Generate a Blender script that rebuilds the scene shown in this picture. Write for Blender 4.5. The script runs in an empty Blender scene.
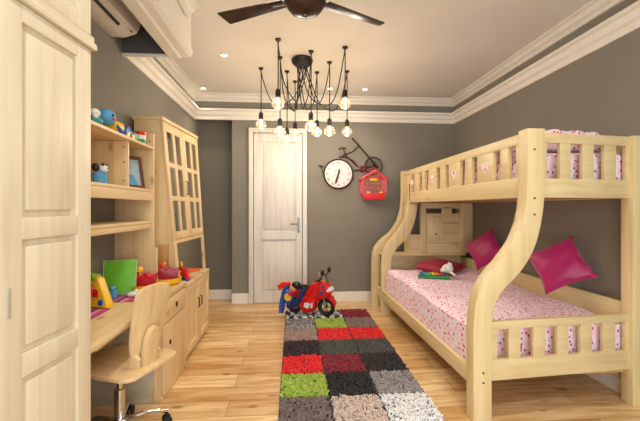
import bpy, bmesh, math, random
from mathutils import Vector, Matrix
random.seed(7)
R = math.radians
COL = bpy.context.scene.collection

# ------------------------------------------------------------------ materials
def srgb(c):
    return tuple(((v/255)/12.92 if v/255 <= .04045 else ((v/255+.055)/1.055)**2.4) for v in c) + (1,)
_M = {}
def base(name):
    m = bpy.data.materials.new(name); m.use_nodes = True
    nt = m.node_tree; b = nt.nodes['Principled BSDF']
    return m, nt, b
def plain(name, rgb, rough=.5, metal=0, var=.06, scale=18, coat=0, bump=0, sheen=0):
    if name in _M: return _M[name]
    m, nt, b = base(name); N = nt.nodes; L = nt.links
    tc = N.new('ShaderNodeTexCoord'); no = N.new('ShaderNodeTexNoise'); no.inputs['Scale'].default_value = scale
    no.inputs['Detail'].default_value = 3
    cr = N.new('ShaderNodeValToRGB')
    c = srgb(rgb)
    cr.color_ramp.elements[0].color = tuple(v*(1-var*2) for v in c[:3])+(1,)
    cr.color_ramp.elements[1].color = tuple(min(1, v*(1+var*2)) for v in c[:3])+(1,)
    cr.color_ramp.elements[0].position = .3; cr.color_ramp.elements[1].position = .7
    L.new(tc.outputs['Object'], no.inputs['Vector']); L.new(no.outputs['Fac'], cr.inputs['Fac']); L.new(cr.outputs['Color'], b.inputs['Base Color'])
    b.inputs['Roughness'].default_value = rough; b.inputs['Metallic'].default_value = metal
    b.inputs['Coat Weight'].default_value = coat; b.inputs['Sheen Weight'].default_value = sheen
    if bump:
        bp = N.new('ShaderNodeBump'); bp.inputs['Strength'].default_value = bump; bp.inputs['Distance'].default_value = .01
        L.new(no.outputs['Fac'], bp.inputs['Height']); L.new(bp.outputs['Normal'], b.inputs['Normal'])
    _M[name] = m; return m
def wood(kind, axis):
    key = f'{kind}_{axis}'
    if key in _M: return _M[key]
    pal = {'pine': ((212,178,126),(224,194,144),(232,206,158)), 'pale': ((212,198,168),(219,206,178),(225,213,187)),
           'bed': ((212,188,136),(223,201,150),(230,210,162)),
           'white': ((204,199,189),(219,215,206),(229,226,218)), 'dark': ((30,18,14),(46,29,22),(64,42,32)),
           'orange': ((170,116,64),(205,150,92),(222,172,112)), 'red': ((66,30,24),(104,54,40),(128,70,52))}[kind]
    m, nt, b = base(key); N = nt.nodes; L = nt.links
    tc = N.new('ShaderNodeTexCoord'); mp = N.new('ShaderNodeMapping')
    s = [9, 9, 9]; s['xyz'.index(axis)] = .55; mp.inputs['Scale'].default_value = s
    wsc = {'pale': 3.4, 'dark': 2.4}.get(kind, 2.6)
    n1 = N.new('ShaderNodeTexNoise'); n1.inputs['Scale'].default_value = wsc; n1.inputs['Detail'].default_value = 5; n1.inputs['Distortion'].default_value = .5
    cr = N.new('ShaderNodeValToRGB'); e = cr.color_ramp.elements
    e[0].position = .28; e[0].color = srgb(pal[0]); e[1].position = .72; e[1].color = srgb(pal[2])
    k = e.new(.48); k.color = srgb(pal[1])
    L.new(tc.outputs['Object'], mp.inputs['Vector']); L.new(mp.outputs['Vector'], n1.inputs['Vector']); L.new(n1.outputs['Fac'], cr.inputs['Fac'])
    out = cr.outputs['Color']
    if kind in ('pine', 'bed', 'orange'):          # sparse brown knots
        mp2 = N.new('ShaderNodeMapping'); s2 = [5.5, 5.5, 5.5]; s2['xyz'.index(axis)] = 2.6; mp2.inputs['Scale'].default_value = s2
        vo = N.new('ShaderNodeTexVoronoi'); vo.inputs['Scale'].default_value = 1.0
        c2 = N.new('ShaderNodeValToRGB'); c2.color_ramp.elements[0].color = (1,1,1,1); c2.color_ramp.elements[0].position = .05
        c2.color_ramp.elements[1].color = (0,0,0,1); c2.color_ramp.elements[1].position = .13
        mx = N.new('ShaderNodeMix'); mx.data_type = 'RGBA'
        mul = N.new('ShaderNodeMath'); mul.operation = 'MULTIPLY'; mul.inputs[1].default_value = .6
        L.new(tc.outputs['Object'], mp2.inputs['Vector']); L.new(mp2.outputs['Vector'], vo.inputs['Vector'])
        L.new(vo.outputs['Distance'], c2.inputs['Fac']); L.new(c2.outputs['Color'], mul.inputs[0]); L.new(mul.outputs[0], mx.inputs['Factor'])
        L.new(out, mx.inputs['A']); mx.inputs['B'].default_value = srgb((150,98,52)); out = mx.outputs['Result']
    L.new(out, b.inputs['Base Color'])
    b.inputs['Roughness'].default_value = .3 if kind == 'dark' else .42
    _M[key] = m; return m
def glass(name, rgb=(235,240,238), tr=.86, emit=0, ecol=(255,200,130)):
    if name in _M: return _M[name]
    m, nt, b = base(name); N = nt.nodes; L = nt.links
    N.remove(b); out = [n for n in N if n.type == 'OUTPUT_MATERIAL'][0]
    t = N.new('ShaderNodeBsdfTransparent'); t.inputs['Color'].default_value = srgb(rgb)
    g = N.new('ShaderNodeBsdfGlossy'); g.inputs['Roughness'].default_value = .06
    mx = N.new('ShaderNodeMixShader'); mx.inputs[0].default_value = tr
    L.new(g.outputs[0], mx.inputs[1]); L.new(t.outputs[0], mx.inputs[2])
    src = mx.outputs[0]
    if emit:
        e = N.new('ShaderNodeEmission'); e.inputs['Color'].default_value = srgb(ecol); e.inputs['Strength'].default_value = emit
        ad = N.new('ShaderNodeAddShader'); L.new(src, ad.inputs[0]); L.new(e.outputs[0], ad.inputs[1]); src = ad.outputs[0]
    L.new(src, out.inputs['Surface']); _M[name] = m; return m
def emis(name, rgb, st):
    if name in _M: return _M[name]
    m, nt, b = base(name)
    b.inputs['Base Color'].default_value = srgb(rgb); b.inputs['Emission Color'].default_value = srgb(rgb); b.inputs['Emission Strength'].default_value = st
    _M[name] = m; return m
def floor_mat():
    m, nt, b = base('oak_planks'); N = nt.nodes; L = nt.links
    tc = N.new('ShaderNodeTexCoord')
    br = N.new('ShaderNodeTexBrick'); br.offset = .37; br.inputs['Scale'].default_value = 1; br.inputs['Mortar Size'].default_value = .0016
    br.inputs['Brick Width'].default_value = 1.15; br.inputs['Row Height'].default_value = .19; br.inputs['Mortar Smooth'].default_value = .3
    br.inputs['Color1'].default_value = srgb((212,172,116)); br.inputs['Color2'].default_value = srgb((246,218,166)); br.inputs['Mortar'].default_value = srgb((130,90,52))
    L.new(tc.outputs['Object'], br.inputs['Vector'])
    mp = N.new('ShaderNodeMapping'); mp.inputs['Scale'].default_value = (1.1, 9, 1)
    no = N.new('ShaderNodeTexNoise'); no.inputs['Scale'].default_value = 2; no.inputs['Detail'].default_value = 6; no.inputs['Distortion'].default_value = .8
    L.new(tc.outputs['Object'], mp.inputs['Vector']); L.new(mp.outputs['Vector'], no.inputs['Vector'])
    cr = N.new('ShaderNodeValToRGB'); cr.color_ramp.elements[0].position = .3; cr.color_ramp.elements[0].color = srgb((205,170,125))
    cr.color_ramp.elements[1].position = .62; cr.color_ramp.elements[1].color = (1,1,1,1)
    L.new(no.outputs['Fac'], cr.inputs['Fac'])
    mx = N.new('ShaderNodeMix'); mx.data_type = 'RGBA'; mx.blend_type = 'MULTIPLY'; mx.inputs['Factor'].default_value = .9
    L.new(br.outputs['Color'], mx.inputs['A']); L.new(cr.outputs['Color'], mx.inputs['B'])
    mp2 = N.new('ShaderNodeMapping'); mp2.inputs['Scale'].default_value = (2.6, 5.2, 1)
    vo = N.new('ShaderNodeTexVoronoi'); vo.inputs['Scale'].default_value = 1
    c2 = N.new('ShaderNodeValToRGB'); c2.color_ramp.elements[0].color = (.75,.75,.75,1); c2.color_ramp.elements[0].position = .04
    c2.color_ramp.elements[1].color = (0,0,0,1); c2.color_ramp.elements[1].position = .13
    L.new(tc.outputs['Object'], mp2.inputs['Vector']); L.new(mp2.outputs['Vector'], vo.inputs['Vector']); L.new(vo.outputs['Distance'], c2.inputs['Fac'])
    m3 = N.new('ShaderNodeMix'); m3.data_type = 'RGBA'
    L.new(c2.outputs['Color'], m3.inputs['Factor']); L.new(mx.outputs['Result'], m3.inputs['A']); m3.inputs['B'].default_value = srgb((120,74,38))
    L.new(m3.outputs['Result'], b.inputs['Base Color']); b.inputs['Roughness'].default_value = .33
    return m
def bedding_mat():
    m, nt, b = base('printed_bedding'); N = nt.nodes; L = nt.links
    tc = N.new('ShaderNodeTexCoord'); mp = N.new('ShaderNodeMapping'); mp.inputs['Scale'].default_value = (44, 27, 34); mp.inputs['Rotation'].default_value = (0, 0, .5)
    vo = N.new('ShaderNodeTexVoronoi'); vo.inputs['Scale'].default_value = 1; vo.inputs['Randomness'].default_value = 1
    cr = N.new('ShaderNodeValToRGB'); cr.color_ramp.interpolation = 'LINEAR'
    cr.color_ramp.elements[0].position = .30; cr.color_ramp.elements[0].color = srgb((222,64,120))
    cr.color_ramp.elements[1].position = .42; cr.color_ramp.elements[1].color = srgb((248,234,246))
    L.new(tc.outputs['Object'], mp.inputs['Vector']); L.new(mp.outputs['Vector'], vo.inputs['Vector']); L.new(vo.outputs['Distance'], cr.inputs['Fac'])
    c3 = N.new('ShaderNodeMix'); c3.data_type = 'RGBA'; c3.inputs['B'].default_value = srgb((250,214,228))
    sp = N.new('ShaderNodeSeparateColor'); L.new(vo.outputs['Color'], sp.inputs[0]); 
    mt = N.new('ShaderNodeMath'); mt.operation = 'GREATER_THAN'; mt.inputs[1].default_value = .62; L.new(sp.outputs[0], mt.inputs[0])
    L.new(mt.outputs[0], c3.inputs['Factor']); L.new(cr.outputs['Color'], c3.inputs['A'])
    L.new(c3.outputs['Result'], b.inputs['Base Color']); b.inputs['Roughness'].default_value = .8; b.inputs['Sheen Weight'].default_value = .15
    return m
def attr_mat(name='wool_pile'):
    m, nt, b = base(name); N = nt.nodes; L = nt.links
    a = N.new('ShaderNodeAttribute'); a.attribute_name = 'Col'
    L.new(a.outputs['Color'], b.inputs['Base Color']); b.inputs['Roughness'].default_value = .85; b.inputs['Sheen Weight'].default_value = .3
    return m
def stripe_mat(name, axis, scale, cols, rough=.5):
    m, nt, b = base(name); N = nt.nodes; L = nt.links
    tc = N.new('ShaderNodeTexCoord'); sp = N.new('ShaderNodeSeparateXYZ'); L.new(tc.outputs['Object'], sp.inputs[0])
    mu = N.new('ShaderNodeMath'); mu.operation = 'MULTIPLY'; mu.inputs[1].default_value = scale; L.new(sp.outputs[axis], mu.inputs[0])
    fr = N.new('ShaderNodeMath'); fr.operation = 'FRACT'; L.new(mu.outputs[0], fr.inputs[0])
    cr = N.new('ShaderNodeValToRGB'); cr.color_ramp.interpolation = 'CONSTANT'; e = cr.color_ramp.elements
    e[0].position = 0; e[0].color = srgb(cols[0]); e[1].position = 1/len(cols); e[1].color = srgb(cols[1])
    for i in range(2, len(cols)): e.new(i/len(cols)).color = srgb(cols[i])
    L.new(fr.outputs[0], cr.inputs['Fac']); L.new(cr.outputs['Color'], b.inputs['Base Color']); b.inputs['Roughness'].default_value = rough
    return m

WALL = plain('grey_wall_paint', (134,129,117), .85, var=.015, scale=3)
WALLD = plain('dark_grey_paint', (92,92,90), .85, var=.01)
CEIL = plain('ceiling_paint', (222,217,208), .9, var=.01, scale=2)
WHITE = plain('white_trim_paint', (238,232,220), .55, var=.01)
BLACK = plain('black_metal', (22,20,20), .4, var=.02)
CHROME = plain('chrome', (205,205,208), .14, 1, var=.01)
STEEL = plain('brushed_steel', (120,125,122), .35, 1, var=.02)
BRONZE = plain('oil_rubbed_metal', (62,30,24), .45, .3, var=.06)
RUBBER = plain('black_rubber', (20,20,22), .6)
MAGENTA = plain('magenta_satin', (172,12,92), .42, sheen=.4, var=.05, scale=6)
CRIM = plain('crimson_fabric', (150,10,48), .6, sheen=.05)
RED = plain('red_plastic', (222,24,26), .22, coat=.5, var=.02)
REDC = plain('red_cage_plastic', (232,44,60), .3, coat=.3, var=.02)
BLUE = plain('blue_plastic', (30,84,176), .4, var=.03)
LBLUE = plain('light_blue_plastic', (84,160,208), .45, var=.03)
NAVY = plain('navy_fabric', (22,38,92), .7)
YELLOW = plain('yellow_plastic', (240,190,36), .35, var=.02)
ORANGE = plain('orange_plastic', (238,98,28), .35, var=.02)
GREEN = plain('green_plastic', (112,196,40), .4, var=.02)
DGREEN = plain('dark_green_plastic', (36,140,64), .4, var=.02)
MAROON = plain('dark_pink_plastic', (160,24,60), .35, var=.03)
WPLA = plain('white_plastic', (236,234,228), .35, var=.01)
SKIN = plain('peach_plastic', (226,160,120), .5, var=.02)
TEAL = plain('teal_plastic', (40,150,150), .4, var=.03)
BEDDING = bedding_mat(); PILE = attr_mat(); FLOOR = floor_mat()
PANE = glass('window_glass'); BULB = glass('bulb_glass', (255,246,228), .72, emit=.26, ecol=(255,226,180)); FIL = emis('hot_filament', (255,214,150), 22)
LED = emis('downlight_lens', (255,244,225), 25)

# ------------------------------------------------------------------ mesh builder
class MB:
    def __init__(s, M=None): s.v = []; s.f = []; s.c = []; s.M = M or Matrix()
    def add(s, bm, col=None):
        bm.transform(s.M); bmesh.ops.recalc_face_normals(bm, faces=bm.faces)
        o = len(s.v); bm.verts.index_update()
        s.v += [tuple(v.co) for v in bm.verts]; s.f += [[o+v.index for v in f.verts] for f in bm.faces]
        bm.free(); return s
    def raw(s, vs, fs, bev=0, ang=.6):
        bm = bmesh.new(); V = [bm.verts.new(v) for v in vs]
        for f in fs:
            try: bm.faces.new([V[i] for i in f])
            except ValueError: pass
        bmesh.ops.recalc_face_normals(bm, faces=bm.faces)
        if bev:
            es = [e for e in bm.edges if len(e.link_faces) == 2 and e.calc_face_angle(0) > ang]
            bmesh.ops.bevel(bm, geom=es, offset=bev, segments=2, profile=.6, affect='EDGES', clamp_overlap=True)
        return s.add(bm)
    def box(s, x0, x1, y0, y1, z0, z1, bev=.003):
        vs = [(x, y, z) for x in (x0, x1) for y in (y0, y1) for z in (z0, z1)]
        return s.raw(vs, [(0,1,3,2),(4,6,7,5),(0,4,5,1),(2,3,7,6),(0,2,6,4),(1,5,7,3)], bev)
    def hexa(s, b, t, bev=.003):           # b, t: four bottom / top corners
        return s.raw(list(b)+list(t), [(0,3,2,1),(4,5,6,7),(0,1,5,4),(1,2,6,5),(2,3,7,6),(3,0,4,7)], bev)
    def prism(s, pts, d0, d1, axis='y', bev=0):
        m = {'y': lambda p, d: (p[0], d, p[1]), 'x': lambda p, d: (d, p[0], p[1]), 'z': lambda p, d: (p[0], p[1], d)}[axis]
        n = len(pts); vs = [m(p, d0) for p in pts]+[m(p, d1) for p in pts]
        fs = [tuple(range(n)), tuple(range(2*n-1, n-1, -1))]+[(i, (i+1) % n, n+(i+1) % n, n+i) for i in range(n)]
        return s.raw(vs, fs, bev)
    def tube(s, pts, r, n=8, cap=True, flat=1):
        pts = [Vector(p) for p in pts]; vs = []; fs = []
        rr = r if isinstance(r, (list, tuple)) else [r]*len(pts)
        up = None
        for i, p in enumerate(pts):
            t = (pts[min(i+1, len(pts)-1)]-pts[max(i-1, 0)]).normalized()
            if up is None: up = t.orthogonal().normalized()
            up = (up-t*up.dot(t)); up = up.normalized() if up.length > 1e-6 else t.orthogonal().normalized()
            w = t.cross(up)
            for k in range(n):
                a = 2*math.pi*k/n; vs.append(tuple(p+up*math.cos(a)*rr[i]+w*math.sin(a)*rr[i]*flat))
        for i in range(len(pts)-1):
            for k in range(n): fs.append((i*n+k, i*n+(k+1) % n, (i+1)*n+(k+1) % n, (i+1)*n+k))
        if cap: fs += [tuple(range(n)), tuple(range(len(vs)-n, len(vs)))]
        return s.raw(vs, fs)
    def ring(s, c, r, t, axis='y', n=32, m=8):
        pts = []
        for k in range(n):
            a = 2*math.pi*k/n; u, w = r*math.cos(a), r*math.sin(a)
            pts.append({'y': (u, 0, w), 'x': (0, u, w), 'z': (u, w, 0)}[axis])
        vs = []; fs = []
        ax = Vector({'y': (0,1,0), 'x': (1,0,0), 'z': (0,0,1)}[axis])
        for p in pts:
            p = Vector(p); o = p.normalized()
            for j in range(m):
                b = 2*math.pi*j/m; vs.append(tuple(Vector(c)+p+o*t*math.cos(b)+ax*t*math.sin(b)))
        for k in range(n):
            for j in range(m): fs.append((k*m+j, k*m+(j+1) % m, ((k+1) % n)*m+(j+1) % m, ((k+1) % n)*m+j))
        return s.raw(vs, fs)
    def lathe(s, prof, c=(0,0,0), axis='z', n=24):      # prof: (radius, height)
        vs = []; fs = []
        for r, h in prof:
            for k in range(n):
                a = 2*math.pi*k/n; u, w = max(r, 1e-4)*math.cos(a), max(r, 1e-4)*math.sin(a)
                p = {'z': (u, w, h), 'y': (u, h, w), 'x': (h, u, w)}[axis]
                vs.append((c[0]+p[0], c[1]+p[1], c[2]+p[2]))
        for i in range(len(prof)-1):
            for k in range(n): fs.append((i*n+k, i*n+(k+1) % n, (i+1)*n+(k+1) % n, (i+1)*n+k))
        fs += [tuple(range(n)), tuple(range(len(vs)-n, len(vs)))]
        return s.raw(vs, fs)
    def ball(s, c, r, n=14):
        r = r if isinstance(r, (tuple, list)) else (r,)*3
        bm = bmesh.new(); bmesh.ops.create_uvsphere(bm, u_segments=n+4, v_segments=n, radius=1)
        bm.transform(Matrix.Translation(c) @ Matrix.Diagonal((*r, 1))); return s.add(bm)
    def build(s, name, mat, parent=None, off=None, smooth=True):
        root = parent
        while root is not None and root.parent is not None: root = root.parent
        if off is None and root is not None and root.get('_w'): off = root.location
        me = bpy.data.meshes.new(name)
        vs = s.v if off is None else [(v[0]-off[0], v[1]-off[1], v[2]-off[2]) for v in s.v]
        me.from_pydata(vs, [], s.f); me.update()
        if smooth:
            me.polygons.foreach_set('use_smooth', [True]*len(me.polygons)); me.set_sharp_from_angle(angle=R(35))
        me.materials.append(mat)
        o = bpy.data.objects.new(name, me); COL.objects.link(o)
        if parent is not None: o.parent = parent
        return o
def tag(o, label, cat, group=None):
    o['label'] = label; o['category'] = cat
    if group: o['group'] = group
    return o
def thing(name, label, cat, loc=(0,0,0), rz=0, group=None, world=True):
    o = bpy.data.objects.new(name, None); o.empty_display_size = .1; COL.objects.link(o); o.location = loc; o.rotation_euler = (0,0,rz)
    if world: o['_w'] = 1
    return tag(o, label, cat, group)
def struct(name, mb, mat):
    o = mb.build(name, mat, smooth=False); o['kind'] = 'structure'; return o
def single(name, mb, mat, label, cat, loc, group=None, rz=0, local=False):   # a one-mesh thing
    o = mb.build(name, mat, None, off=None if local else loc); o.location = loc; o.rotation_euler = (0,0,rz); return tag(o, label, cat, group)
def smooth_path(p, n=8):
    out = []
    P = [p[0]]+list(p)+[p[-1]]
    for i in range(1, len(P)-2):
        a, b, c, d = [Vector(q) for q in P[i-1:i+3]]
        for k in range(n):
            t = k/n; out.append(.5*((2*b)+(c-a)*t+(2*a-5*b+4*c-d)*t*t+(3*b-a-3*c+d)*t**3))
    out.append(Vector(p[-1])); return out

# ------------------------------------------------------------------ camera (eye 1.3 m above the floor at the origin)
FP, EYE, PSI = 360., 1.3, math.atan(27/360)
cam = bpy.data.cameras.new('camera'); co = bpy.data.objects.new('camera', cam); COL.objects.link(co)
co.location = (0,0,EYE); co.rotation_euler = (R(90), 0, -PSI); cam.sensor_width = 36; cam.lens = FP/640*36; cam.shift_y = -2.5/640; cam.clip_start = .05
bpy.context.scene.camera = co

# ------------------------------------------------------------------ the room
XL, XR, YB, YF, ZC = -1.33, 2.30, 4.985, -1.3, 2.84
struct('floor', MB().box(XL-.1, XR+.1, YF-.1, 5.4, -.08, 0, 0), FLOOR)
struct('ceiling', MB().box(XL-.1, XR+.1, YF-.1, 5.4, ZC, ZC+.08, 0), CEIL)
struct('wall_left', MB().box(XL-.1, XL, YF-.1, 5.4, 0, ZC, 0), WALL)
struct('wall_right', MB().box(XR, XR+.1, YF-.1, 5.4, 0, ZC, 0), WALL)
wb = MB(); wb.box(-.83, XR, YB, YB+.12, 0, ZC, 0); wb.box(XL, -.83, YB, YB+.12, 2.5, ZC, 0)
struct('wall_back', wb, WALL)
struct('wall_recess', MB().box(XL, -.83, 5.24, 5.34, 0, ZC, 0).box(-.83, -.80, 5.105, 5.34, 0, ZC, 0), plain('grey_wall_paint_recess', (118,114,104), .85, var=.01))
wr = MB(); wr.box(XL, -.9, YF-.1, YF, 0, ZC, 0).box(1.9, XR, YF-.1, YF, 0, ZC, 0).box(-.9, 1.9, YF-.1, YF, 2.45, ZC, 0).box(-.9, 1.9, YF-.1, YF, 0, .25, 0)
struct('wall_rear', wr, WALL)
w1 = MB(); 
for x in (-.9, .02, .96, 1.86): w1.box(x, x+.04, YF-.07, YF-.02, .25, 2.45)
w1.box(-.9, 1.9, YF-.07, YF-.02, .25, .29).box(-.9, 1.9, YF-.07, YF-.02, 2.41, 2.45)
struct('window_1', w1, WHITE)
# crown moulding: profile (distance from wall, height)
CR = [(0,2.50),(.012,2.50),(.02,2.52),(.022,2.545),(.045,2.56),(.06,2.60),(.085,2.61),(.085,2.635),(0,2.635)]
SC = [(0,2.745),(.02,2.745),(.03,2.77),(.055,2.785),(.07,2.815),(.09,2.82),(.09,ZC),(0,ZC)]
def run(mb, prof, kind, a, b, pa=0, pb=0):
    # kind: wall side; a, b: ends along the wall; pa, pb: 1 = mitred inwards at that end
    n = len(prof); vs = []
    for e, m, sg in ((a, pa, 1), (b, pb, -1)):
        for d, z in prof:
            t = e+sg*m*d
            vs.append({'back': (t, YB-d, z), 'right': (XR-d, t, z), 'left': (XL+d, t, z), 'beam': (-.80+d, t, z)}[kind])
    fs = [tuple(range(n)), tuple(range(n, 2*n))]+[(i, (i+1) % n, n+(i+1) % n, n+i) for i in range(n)]
    mb.raw(vs, fs)
YS = 2.93
t1 = MB(); run(t1, CR, 'back', XL, XR, 1, 1); run(t1, CR, 'right', YF, YB, 0, 1); run(t1, CR, 'left', YS, YB, 0, 1)
struct('trim_1', t1, WHITE)
t2 = MB(); run(t2, SC, 'back', XL, XR, 1, 1); run(t2, SC, 'right', YF, YB, 0, 1); run(t2, SC, 'left', YS, YB, 0, 1); run(t2, SC, 'beam', YF, YS-.14, 0, 0)
struct('trim_2', t2, plain('white_trim_cornice', (226,220,208), .55, var=.01))
# air conditioner pocket: white moulded beam along the ceiling, dark inside
t3 = MB()
t3.prism([(-.985,2.495),(-.975,2.49),(-.90,2.492),(-.885,2.50),(-.83,2.503),(-.80,2.515),(-.80,2.56),(-.81,2.57),(-.81,ZC),(-.985,ZC)], YF, YS+.012, 'y')
t3.box(XL, -.985, YS-.014, YS+.012, 2.492, 2.512, .002)
struct('trim_3', t3, WHITE)
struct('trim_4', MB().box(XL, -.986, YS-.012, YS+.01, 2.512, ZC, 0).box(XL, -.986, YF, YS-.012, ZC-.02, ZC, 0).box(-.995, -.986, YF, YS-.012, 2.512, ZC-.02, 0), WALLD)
def bboard(name, x0, x1, y0, y1):
    b = MB(); b.box(x0, x1, y0, y1, 0, .11, .002)
    xm0, xm1, ym0, ym1 = x0, x1, y0, y1
    if x1-x0 > y1-y0: ym0 = y0+.008
    elif x0 > 0: xm0 = x0+.008
    else: xm1 = x1-.008
    b.box(xm0, xm1, ym0, ym1, .11, .135, .004)
    return struct(name, b, WHITE)
bboard('baseboard_back', .215, XR, YB-.02, YB)
bboard('baseboard_back_2', -.83, -.60, YB-.02, YB)
bboard('baseboard_recess', XL, -.83, 5.22, 5.24)
bboard('baseboard_right', XR-.02, XR, YF, YB-.02)
bboard('baseboard_left', XL, XL+.02, 3.95, 5.22)
# door in the back wall
WW = wood('white', 'z'); WX = wood('white', 'x')
YD = YB
dc = MB(); dc.box(-.60, -.538, YD-.055, YD, 0, 2.385, .008).box(.131, .193, YD-.055, YD, 0, 2.385, .008).box(-.60, .193, YD-.057, YD, 2.325, 2.39, .008)
struct('trim_5', dc, WW)
dr = MB()
x0, x1, z1 = -.53, .123, 2.318
for q_ in ((x0,-.43,.006,z1),(.045,x1,.006,z1),(-.43,.045,2.20,z1),(-.43,.045,.87,.985),(-.43,.045,.006,.16)): dr.box(q_[0], q_[1], YD-.036, YD, q_[2], q_[3], .004)
door = struct('door_1', dr, WW)
for z0, z2 in ((.985, 2.20), (.16, .87)):
    p = MB(); p.box(-.43, .045, YD-.006, YD, z0, z2, 0); p.box(-.405, .02, YD-.026, YD-.004, z0+.025, z2-.025, .018)
    pp = p.build('door_panel', WW); pp.parent = door
h = MB(); h.box(.062, .088, YD-.042, YD-.035, .96, 1.17, .003); h.tube([(.075, YD-.04, 1.08), (.075, YD-.08, 1.08)], .009)
h.tube([(.082, YD-.08, 1.08), (-.02, YD-.082, 1.083), (-.035, YD-.078, 1.078)], .009); h.lathe([(.012,0),(.012,.01)], (.075, YD-.052, 1.0), 'y', 12)
hh = h.build('door_handle', STEEL, door)

# ------------------------------------------------------------------ rug
RX0, RY0, PS = -.09, 2.075, .342
names = {'zebra': [(20,18,18),(235,232,225)], 'mix': [(48,46,48),(190,188,185)], 'lime': [(150,178,52),(178,200,80)], 'burg': [(122,8,32),(152,14,44)],
 'brown': [(120,100,90),(150,130,120)], 'taupe': [(150,120,108),(178,152,138)], 'red': [(214,10,16),(240,24,26)], 'plum': [(36,12,20),(50,20,28)],
 'moss': [(64,72,56),(84,90,74)], 'dgrey': [(64,62,62),(88,86,86)], 'black': [(8,8,8),(18,16,16)], 'dbrown': [(26,16,14),(42,28,24)],
 'grey': [(140,132,130),(168,160,158)], 'dtaupe': [(112,92,88),(138,118,112)], 'beige': [(200,178,164),(222,202,188)], 'white': [(228,226,224),(242,240,238)]}
grid = [['dtaupe','beige','white'],['lime','black','grey'],['red','burg','dbrown'],['plum','moss','dgrey'],['taupe','red','red'],['mix','lime','brown'],['zebra','zebra','burg']]
rug = thing('shaggy_rug', 'patchwork shaggy rug of red, black, lime, grey and white squares on the wooden floor', 'rug', (RX0+.51, RY0+1.2, 0))
MB().box(RX0, RX0+3*.335, RY0, RY0+7*PS, 0.0, .014, .002).build('rug_backing', plain('rug_backing', (60,52,48), .9), rug)
for j, row in enumerate(grid):
    for i, nm in enumerate(row):
        a, b = [srgb(c) for c in names[nm]]
        vs = []; fs = []; cols = []
        for k in range(760):
            x = RX0+(i+random.uniform(.03,.97))*.335; y = RY0+(j+random.uniform(.03,.97))*PS
            an = random.uniform(0, 6.283); L_ = random.uniform(.020, .032); w = random.uniform(.0045, .0068)
            dx, dy = math.cos(an), math.sin(an); px, py = -dy*w, dx*w
            zb, zm, zt = .01, random.uniform(.026, .036), random.uniform(.022, .046)
            t = random.random() if nm != 'zebra' else (1. if math.sin(x*60+3*math.sin(y*40)+y*95) > 0 else 0.)
            c = tuple(a[q]*(1-t)+b[q]*t for q in range(3))
            o = len(vs)
            for (d, z, s_) in ((0, zb, .7), (.35, zm, 1.), (1, zt, .6)):
                cx, cy = x+dx*L_*(d-.5), y+dy*L_*(d-.5)
                vs += [(cx+px*s_, cy+py*s_, z), (cx, cy, z+w*.9*s_+.001), (cx-px*s_, cy-py*s_, z), (cx, cy, z-w*.6)]
            for q in (0, 4):
                for e in range(4): fs.append((o+q+e, o+q+(e+1) % 4, o+q+4+(e+1) % 4, o+q+4+e))
            fs.append((o+8, o+9, o+10, o+11))
            cols += [c+(1,)]*12
        m = MB(); m.v = vs; m.f = fs
        ob = m.build('pile_patch', PILE, rug, smooth=False)
        ca = ob.data.color_attributes.new('Col', 'FLOAT_COLOR', 'POINT')
        for q, c in enumerate(cols): ca.data[q].color = c
        cn = {'zebra':'black and white striped','mix':'mottled grey','lime':'lime green','burg':'burgundy','brown':'brownish grey','taupe':'pinkish taupe','red':'bright red','plum':'dark plum',
              'moss':'moss grey','dgrey':'dark grey','black':'black','dbrown':'dark brown','grey':'light grey','dtaupe':'dark taupe','beige':'pinkish beige','white':'white'}[nm]
        ob['label'] = cn+' shaggy square'

# ------------------------------------------------------------------ bunk bed
BZ, BX, BY = wood('bed','z'), wood('bed','x'), wood('bed','y')
bed = thing('bunk_bed', 'pale pine bunk bed with curved front posts and slotted guard rails', 'bed', (1.7, 3.4, 0))
def spost(Y0, Y1, top=1.79, dx=0, w=.058, kick=0):
    c = [(1.488+dx, top), (1.488+dx, 1.60), (1.486+dx, 1.42), (1.468+dx*.8, 1.25), (1.415+dx*.6, 1.08), (1.325+dx*.4, .945), (1.235+dx*.2-kick*.5, .85), (1.17-kick, .74), (1.148-kick, .60), (1.146-kick, .42), (1.146-kick, .2), (1.146-kick, 0)]
    P = smooth_path([(a, 0, b) for a, b in c], 6); l = []; r = []
    for i, p in enumerate(P):
        t = (P[min(i+1, len(P)-1)]-P[max(i-1, 0)]).normalized(); nx, nz = -t.z, t.x
        ww = w*(1+.22*max(0, 1-abs(p.z-.97)/.3))
        if i in (0, len(P)-1): nx, nz = 1, 0
        l.append((p.x-nx*ww, p.z-nz*ww)); r.append((p.x+nx*ww, p.z+nz*ww))
    n = len(P); vs = []
    for y in (Y0, Y1):
        vs += [(a, y, b) for a, b in l]+[(a, y, b) for a, b in r]
    fs = []
    for i in range(n-1):
        fs += [(i, i+1, n+i+1, n+i), (2*n+i, 3*n+i, 3*n+i+1, 2*n+i+1), (i, 2*n+i, 2*n+i+1, i+1), (n+i, n+i+1, 3*n+i+1, 3*n+i)]
    fs += [(0, n, 3*n, 2*n), (n-1, 3*n-1, 4*n-1, 2*n-1)]
    return MB().raw(vs, fs, .008, .7)
p = spost(2.10, 2.195); pn = p.build('curved_post', BZ, bed)
for z in (1.36, 1.26, 1.66, .30, .24): MB().lathe([(.007,0),(.007,.003)], (1.475 if z > 1 else 1.15, 2.098, z), 'y', 10).build('bolt', plain('bolt_hole_brown', (96,70,44), .6), pn)
spost(4.36, 4.43, 1.36).build('curved_post', BZ, bed)
spost(4.66, 4.74, 1.79, 0, .052, .06).build('curved_post', BZ, bed)
MB().box(2.213, 2.293, 2.19, 2.28, 0, 1.775, .008).build('straight_post', BZ, bed)
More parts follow.
